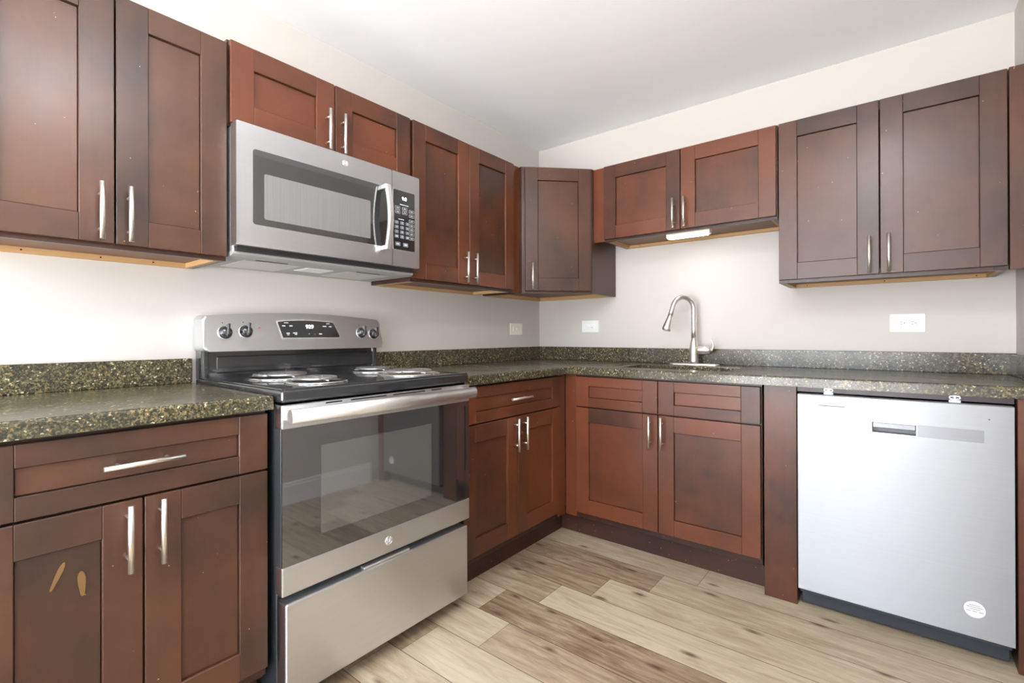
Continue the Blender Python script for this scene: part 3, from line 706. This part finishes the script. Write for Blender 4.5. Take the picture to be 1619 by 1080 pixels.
# oven door
DY = -0.680
dr = MB(); dr.box(0.000, Wd, DY+.006, -0.632, 0.357, 0.897, 0.003); dro = dr.build('oven_door', M_side, rg)
tp = MB().box(-0.001, Wd+.001, DY, -0.64, 0.828, 0.897, 0.004, 2).build('top_trim', M_steel, dro)
for a, b in ((2.061, 2.006), (1.975, 1.840), (1.812, 1.671), (1.640, 1.589)):
    MB().box(s0-a, s0-b, DY-.0008, DY+.002, 0.8885, 0.8925).build('vent_slot', M_black, dro)
MB().box(-0.001, Wd+.001, DY, -0.64, 0.355, 0.438, 0.004, 2).build('bottom_trim', M_steel, dro)
gl = MB().box(0.001, Wd-.001, DY+.002, -0.65, 0.436, 0.830).build('door_glass', M_ovglass, dro)
MB().box(s0-2.075, s0-1.64, DY+.0012, DY+.003, 0.50, 0.765).build('inner_window', M_ovinner, gl)
emblem(dro, s0-1.832, DY-.0005, 0.397, 0.0155)
hn = MB(); zc_ = 0.868; yc = DY-.040
hn.ring([[(x, yc+0.015*math.cos(a)-.002, zc_+0.021*math.sin(a)) for a in [2*math.pi*k/20 for k in range(20)]] for x in (0.003, Wd-.012)])
hn.build('door_handle', M_steelh, dro)
MB().box(0.006, 0.030, yc, DY+.002, zc_-.014, zc_+.014, 0.004, 2).build('handle_bracket', M_steelh, dro); MB().box(Wd-.038, Wd-.014, yc, DY+.002, zc_-.014, zc_+.014, 0.004, 2).build('handle_bracket', M_steelh, dro)
# storage drawer
do = MB().box(0.006, Wd-.018, -0.688, -0.632, 0.062, 0.335, 0.006, 3).build('storage_drawer', M_steel, rg)
MB().box(s0-1.93, s0-1.745, -0.684, -0.660, 0.336, 0.343, 0.002, 2).build('drawer_pull', M_steelh, do)
# ------------------------------------------------------------------ microwave
s0 = 2.1915; Wm = 0.754; zb = 1.389; zt_ = 1.7895; FY = -0.375
mw = thing('microwave', 'stainless over the range microwave fixed under the short cabinet', 'microwave', (0, -s0, 0), RW)
MB().box(0.006, Wm-.006, -0.330, -0.002, 1.362, zt_, 0.003).build('case', M_mwside, mw)
MB().box(0.012, Wm-.012, -0.352, -0.328, 1.372, 1.40).build('vent_gap', M_black, mw)
un = MB(); un.ring([[(0.004, -0.005, 1.3575), (0.004, -0.320, 1.3575), (0.004, -0.335, 1.364), (0.004, -0.335, 1.372), (0.004, -0.005, 1.372)], [(Wm-.004, -0.005, 1.3575), (Wm-.004, -0.320, 1.3575), (Wm-.004, -0.335, 1.364), (Wm-.004, -0.335, 1.372), (Wm-.004, -0.005, 1.372)]], smooth=False)
uo = un.build('underside_plate', M_under, mw)
for a, b in ((0.07, 0.27), (0.47, 0.67)):
    f_ = MB().box(a, b, -0.27, -0.05, 1.3555, 1.3578, 0.001).build('grease_filter', M_filter, uo)
    MB().box(a+.03, b-.06, -0.285, -0.277, 1.3560, 1.3578).build('slot', M_black, uo)
MB().box(0.31, 0.42, -0.24, -0.13, 1.3560, 1.3578).build('lamp_lens', M_plate, uo)
dw_ = s0-1.583
door = MB().plate(rrect(0, dw_-.0012, zb, zt_, 0.003), FY, -0.332, bev=0.004).build('door', M_steel, mw)
MB().plate(rrect(s0-2.141, s0-1.606, 1.462, 1.711, 0.010), FY-.0008, FY+.004).build('window', M_mwglass, door)
MB().plate(rrect(s0-2.105, s0-1.690, 1.484, 1.636, 0.006), FY-.0013, FY+.003).build('mesh_window', M_mwinner, door)
emblem(door, s0-1.802, FY-.0002, 1.757, 0.0125)
cp = MB().plate(rrect(dw_+.0012, Wm, zb, zt_, 0.003), FY, -0.332, bev=0.004).build('control_housing', M_steel, mw)
px0, px1, pz0, pz1 = s0-1.5785, s0-1.464, 1.459, 1.713
MB().plate(rrect(px0-.0015, px1+.0022, pz0-.002, pz1+.002, 0.007), FY-.0006, FY+.004).build('panel_bezel', M_steelh, cp)
kp = MB().plate(rrect(px0, px1, pz0, pz1, 0.006), FY-.0010, FY+.004).build('control_panel', M_panel, cp)
pw, ph = px1-px0, pz1-pz0
text('9:0', 0.021, px0+pw*.50, FY-.0016, pz0+ph*.868, M_digit, kp, 'digit', 0.0002)
def mark(u, v, w_, h_, mat, nm='printed_mark', r=0.001, dy=0.0014):
    cx, cz = px0+pw*u, pz0+ph*v; return MB().plate(rrect(cx-w_/2, cx+w_/2, cz-h_/2, cz+h_/2, r, 2), FY-dy, FY).build(nm, mat, kp)
mark(.50, .765, .046, .0030, M_ink); mark(.36, .515, .030, .0030, M_ink)
for (u, v) in ((.20, .700), (.52, .700), (.20, .635), (.52, .635), (.84, .680), (.84, .605), (.84, .515), (.84, .440), (.84, .368), (.84, .295), (.84, .220)):
    mark(u, v, .026, .0135, M_ink, 'key_outline', .003); mark(u, v, .0238, .0113, M_panel, 'key', .0025, .0016); mark(u, v, .014, .003, M_ink, 'printed_mark', .001, .0019)
n_ = 0
for r_ in range(4):
    for c_ in range(3):
        u, v = (.15, .40, .65)[c_], (.455, .378, .300, .222)[r_]
        mark(u, v, .0205, .0140, M_key, 'key', .002, .0014)
        ch = '123456789 0 '[n_]; n_ += 1
        if ch != ' ': text(ch, 0.0115, px0+pw*u, FY-.0019, pz0+ph*v, M_ink, kp, 'lettering', 0.0002)
        else: mark(u, v, .011, .004, M_ink, 'printed_mark', .001, .0019)
for u in (.20, .56): mark(u, .095, .027, .0170, M_key, 'key', .003); mark(u, .095, .014, .006, M_ink, 'printed_mark', .001, .0019)
# arched door handle
hx_ = s0-1.628; hn = MB(); rings = []
for k in range(15):
    u = k/14; z = 1.447+(1.712-1.447)*u; yy = FY-.030-.022*math.sin(math.pi*u); hw = 0.0125
    rings.append([(hx_-hw, yy+.006, z), (hx_-hw, yy-.003, z), (hx_-hw+.004, yy-.006, z), (hx_+hw-.004, yy-.006, z), (hx_+hw, yy-.003, z), (hx_+hw, yy+.006, z)])
hn.ring(rings, smooth=False)
for z in (1.455, 1.704): hn.box(hx_-.010, hx_+.010, FY-.036, FY, z-.009, z+.009, 0.002)
hn.build('door_handle', M_steelh, door)
# ------------------------------------------------------------------ dishwasher
D0 = 1.7235; DWd = 0.604; dy = -0.645
dw = thing('dishwasher', 'built in dishwasher with a bright stainless steel door', 'dishwasher', (D0, 0, 0))
MB().box(0.003, DWd-.003, -0.598, -0.03, 0.06, 0.8535, 0.002).build('tub', M_black, dw)
a, b, c, e = 0.2375, 0.3625, 0.7345, 0.7725
dm = MB(); dm.framed(0, DWd, 0.086, 0.8555, a, b, c, e, dy, dy+.044)
dd = dm.build('door', M_steeld, dw)
MB().box(a-.002, b+.002, dy+.034, dy+.042, c-.002, e+.002).build('handle_pocket', M_pocket, dd)
MB().box(a, b, dy+.006, dy+.030, c+.016, e, 0.003, 2).build('pocket_grip', M_strip, dd)
MB().framed(a-.002, b+.002, c-.002, e+.002, a, b, c, e, dy-.0012, dy+.001).build('pocket_rim', M_steelh, dd)
for (u0, u1) in ((0.071, a-.002), (b+.002, 0.534)):
    MB().plate(rrect(u0, u1, 0.7325, 0.7745, 0.003), dy-.0004, dy+.001).build('handle_strip', M_strip, dd)
MB().box(0.0725, 0.156, dy-.0005, dy+.001, 0.8165, 0.819).build('printed_mark', M_inkd, dd)
MB().lathe([(0.002, 0), (0.002, 0.0006)], (0.546, dy, 0.812), 'y', 10).build('indicator_light', M_inkd, dd)
MB().box(0.0, DWd, dy+.0006, dy+.04, 0.8556, 0.8585, 0.001).build('door_top_edge', M_pocket, dd)
MB().box(0.006, DWd-.006, -0.590, -0.570, 0.012, 0.084, 0.002).build('toe_panel', M_toe, dw)
MB().box(0.004, DWd-.004, -0.632, -0.60, 0.068, 0.0858, 0.003).build('door_bottom_edge', M_toe, dw)
for k in (0.10, 0.465):
    m = MB()
    for q in (-0.009, 0.009): m.lathe([(0.0065, -0.0015), (0.0065, 0.0015)], (k+q, -0.612, 0.8745), 'y', 12)
    m.box(k-.016, k+.016, -0.6135, -0.6105, 0.8555, 0.8665, 0.001); m.box(k-.007, k+.007, -0.6135, -0.6105, 0.865, 0.8830, 0.001)
    for q in (-0.009, 0.009): m.lathe([(0.0028, 0.0016), (0.0028, 0.0022)], (k+q, -0.612, 0.8745), 'y', 10, mi=1)
    m.build('bracket', [M_zinc, M_hole], dw)
so = thing('sticker', 'round white paper sticker near the bottom right of the dishwasher door', 'sticker', (D0+0.509, dy, 0.178))
MB().lathe([(0.0288, 0.0002), (0.0288, 0.0008)], axis='y', seg=36).build('border', M_inkg, so)
pa = MB().lathe([(0.0268, 0.0004), (0.0268, 0.0011)], axis='y', seg=36).build('paper', M_sticker, so)
for dz_, wd_ in ((0.0135, .027), (0.0075, .040), (0.0015, .027)): MB().box(-wd_/2, wd_/2, -0.0014, -0.001, dz_-.0011, dz_+.0011).build('printed_mark', M_inkg, pa)
for q in (-.0155, 0, .0155): MB().box(q-.0055, q+.0055, -0.0014, -0.001, -0.0075, -0.0048).build('printed_mark', M_inkg, pa)
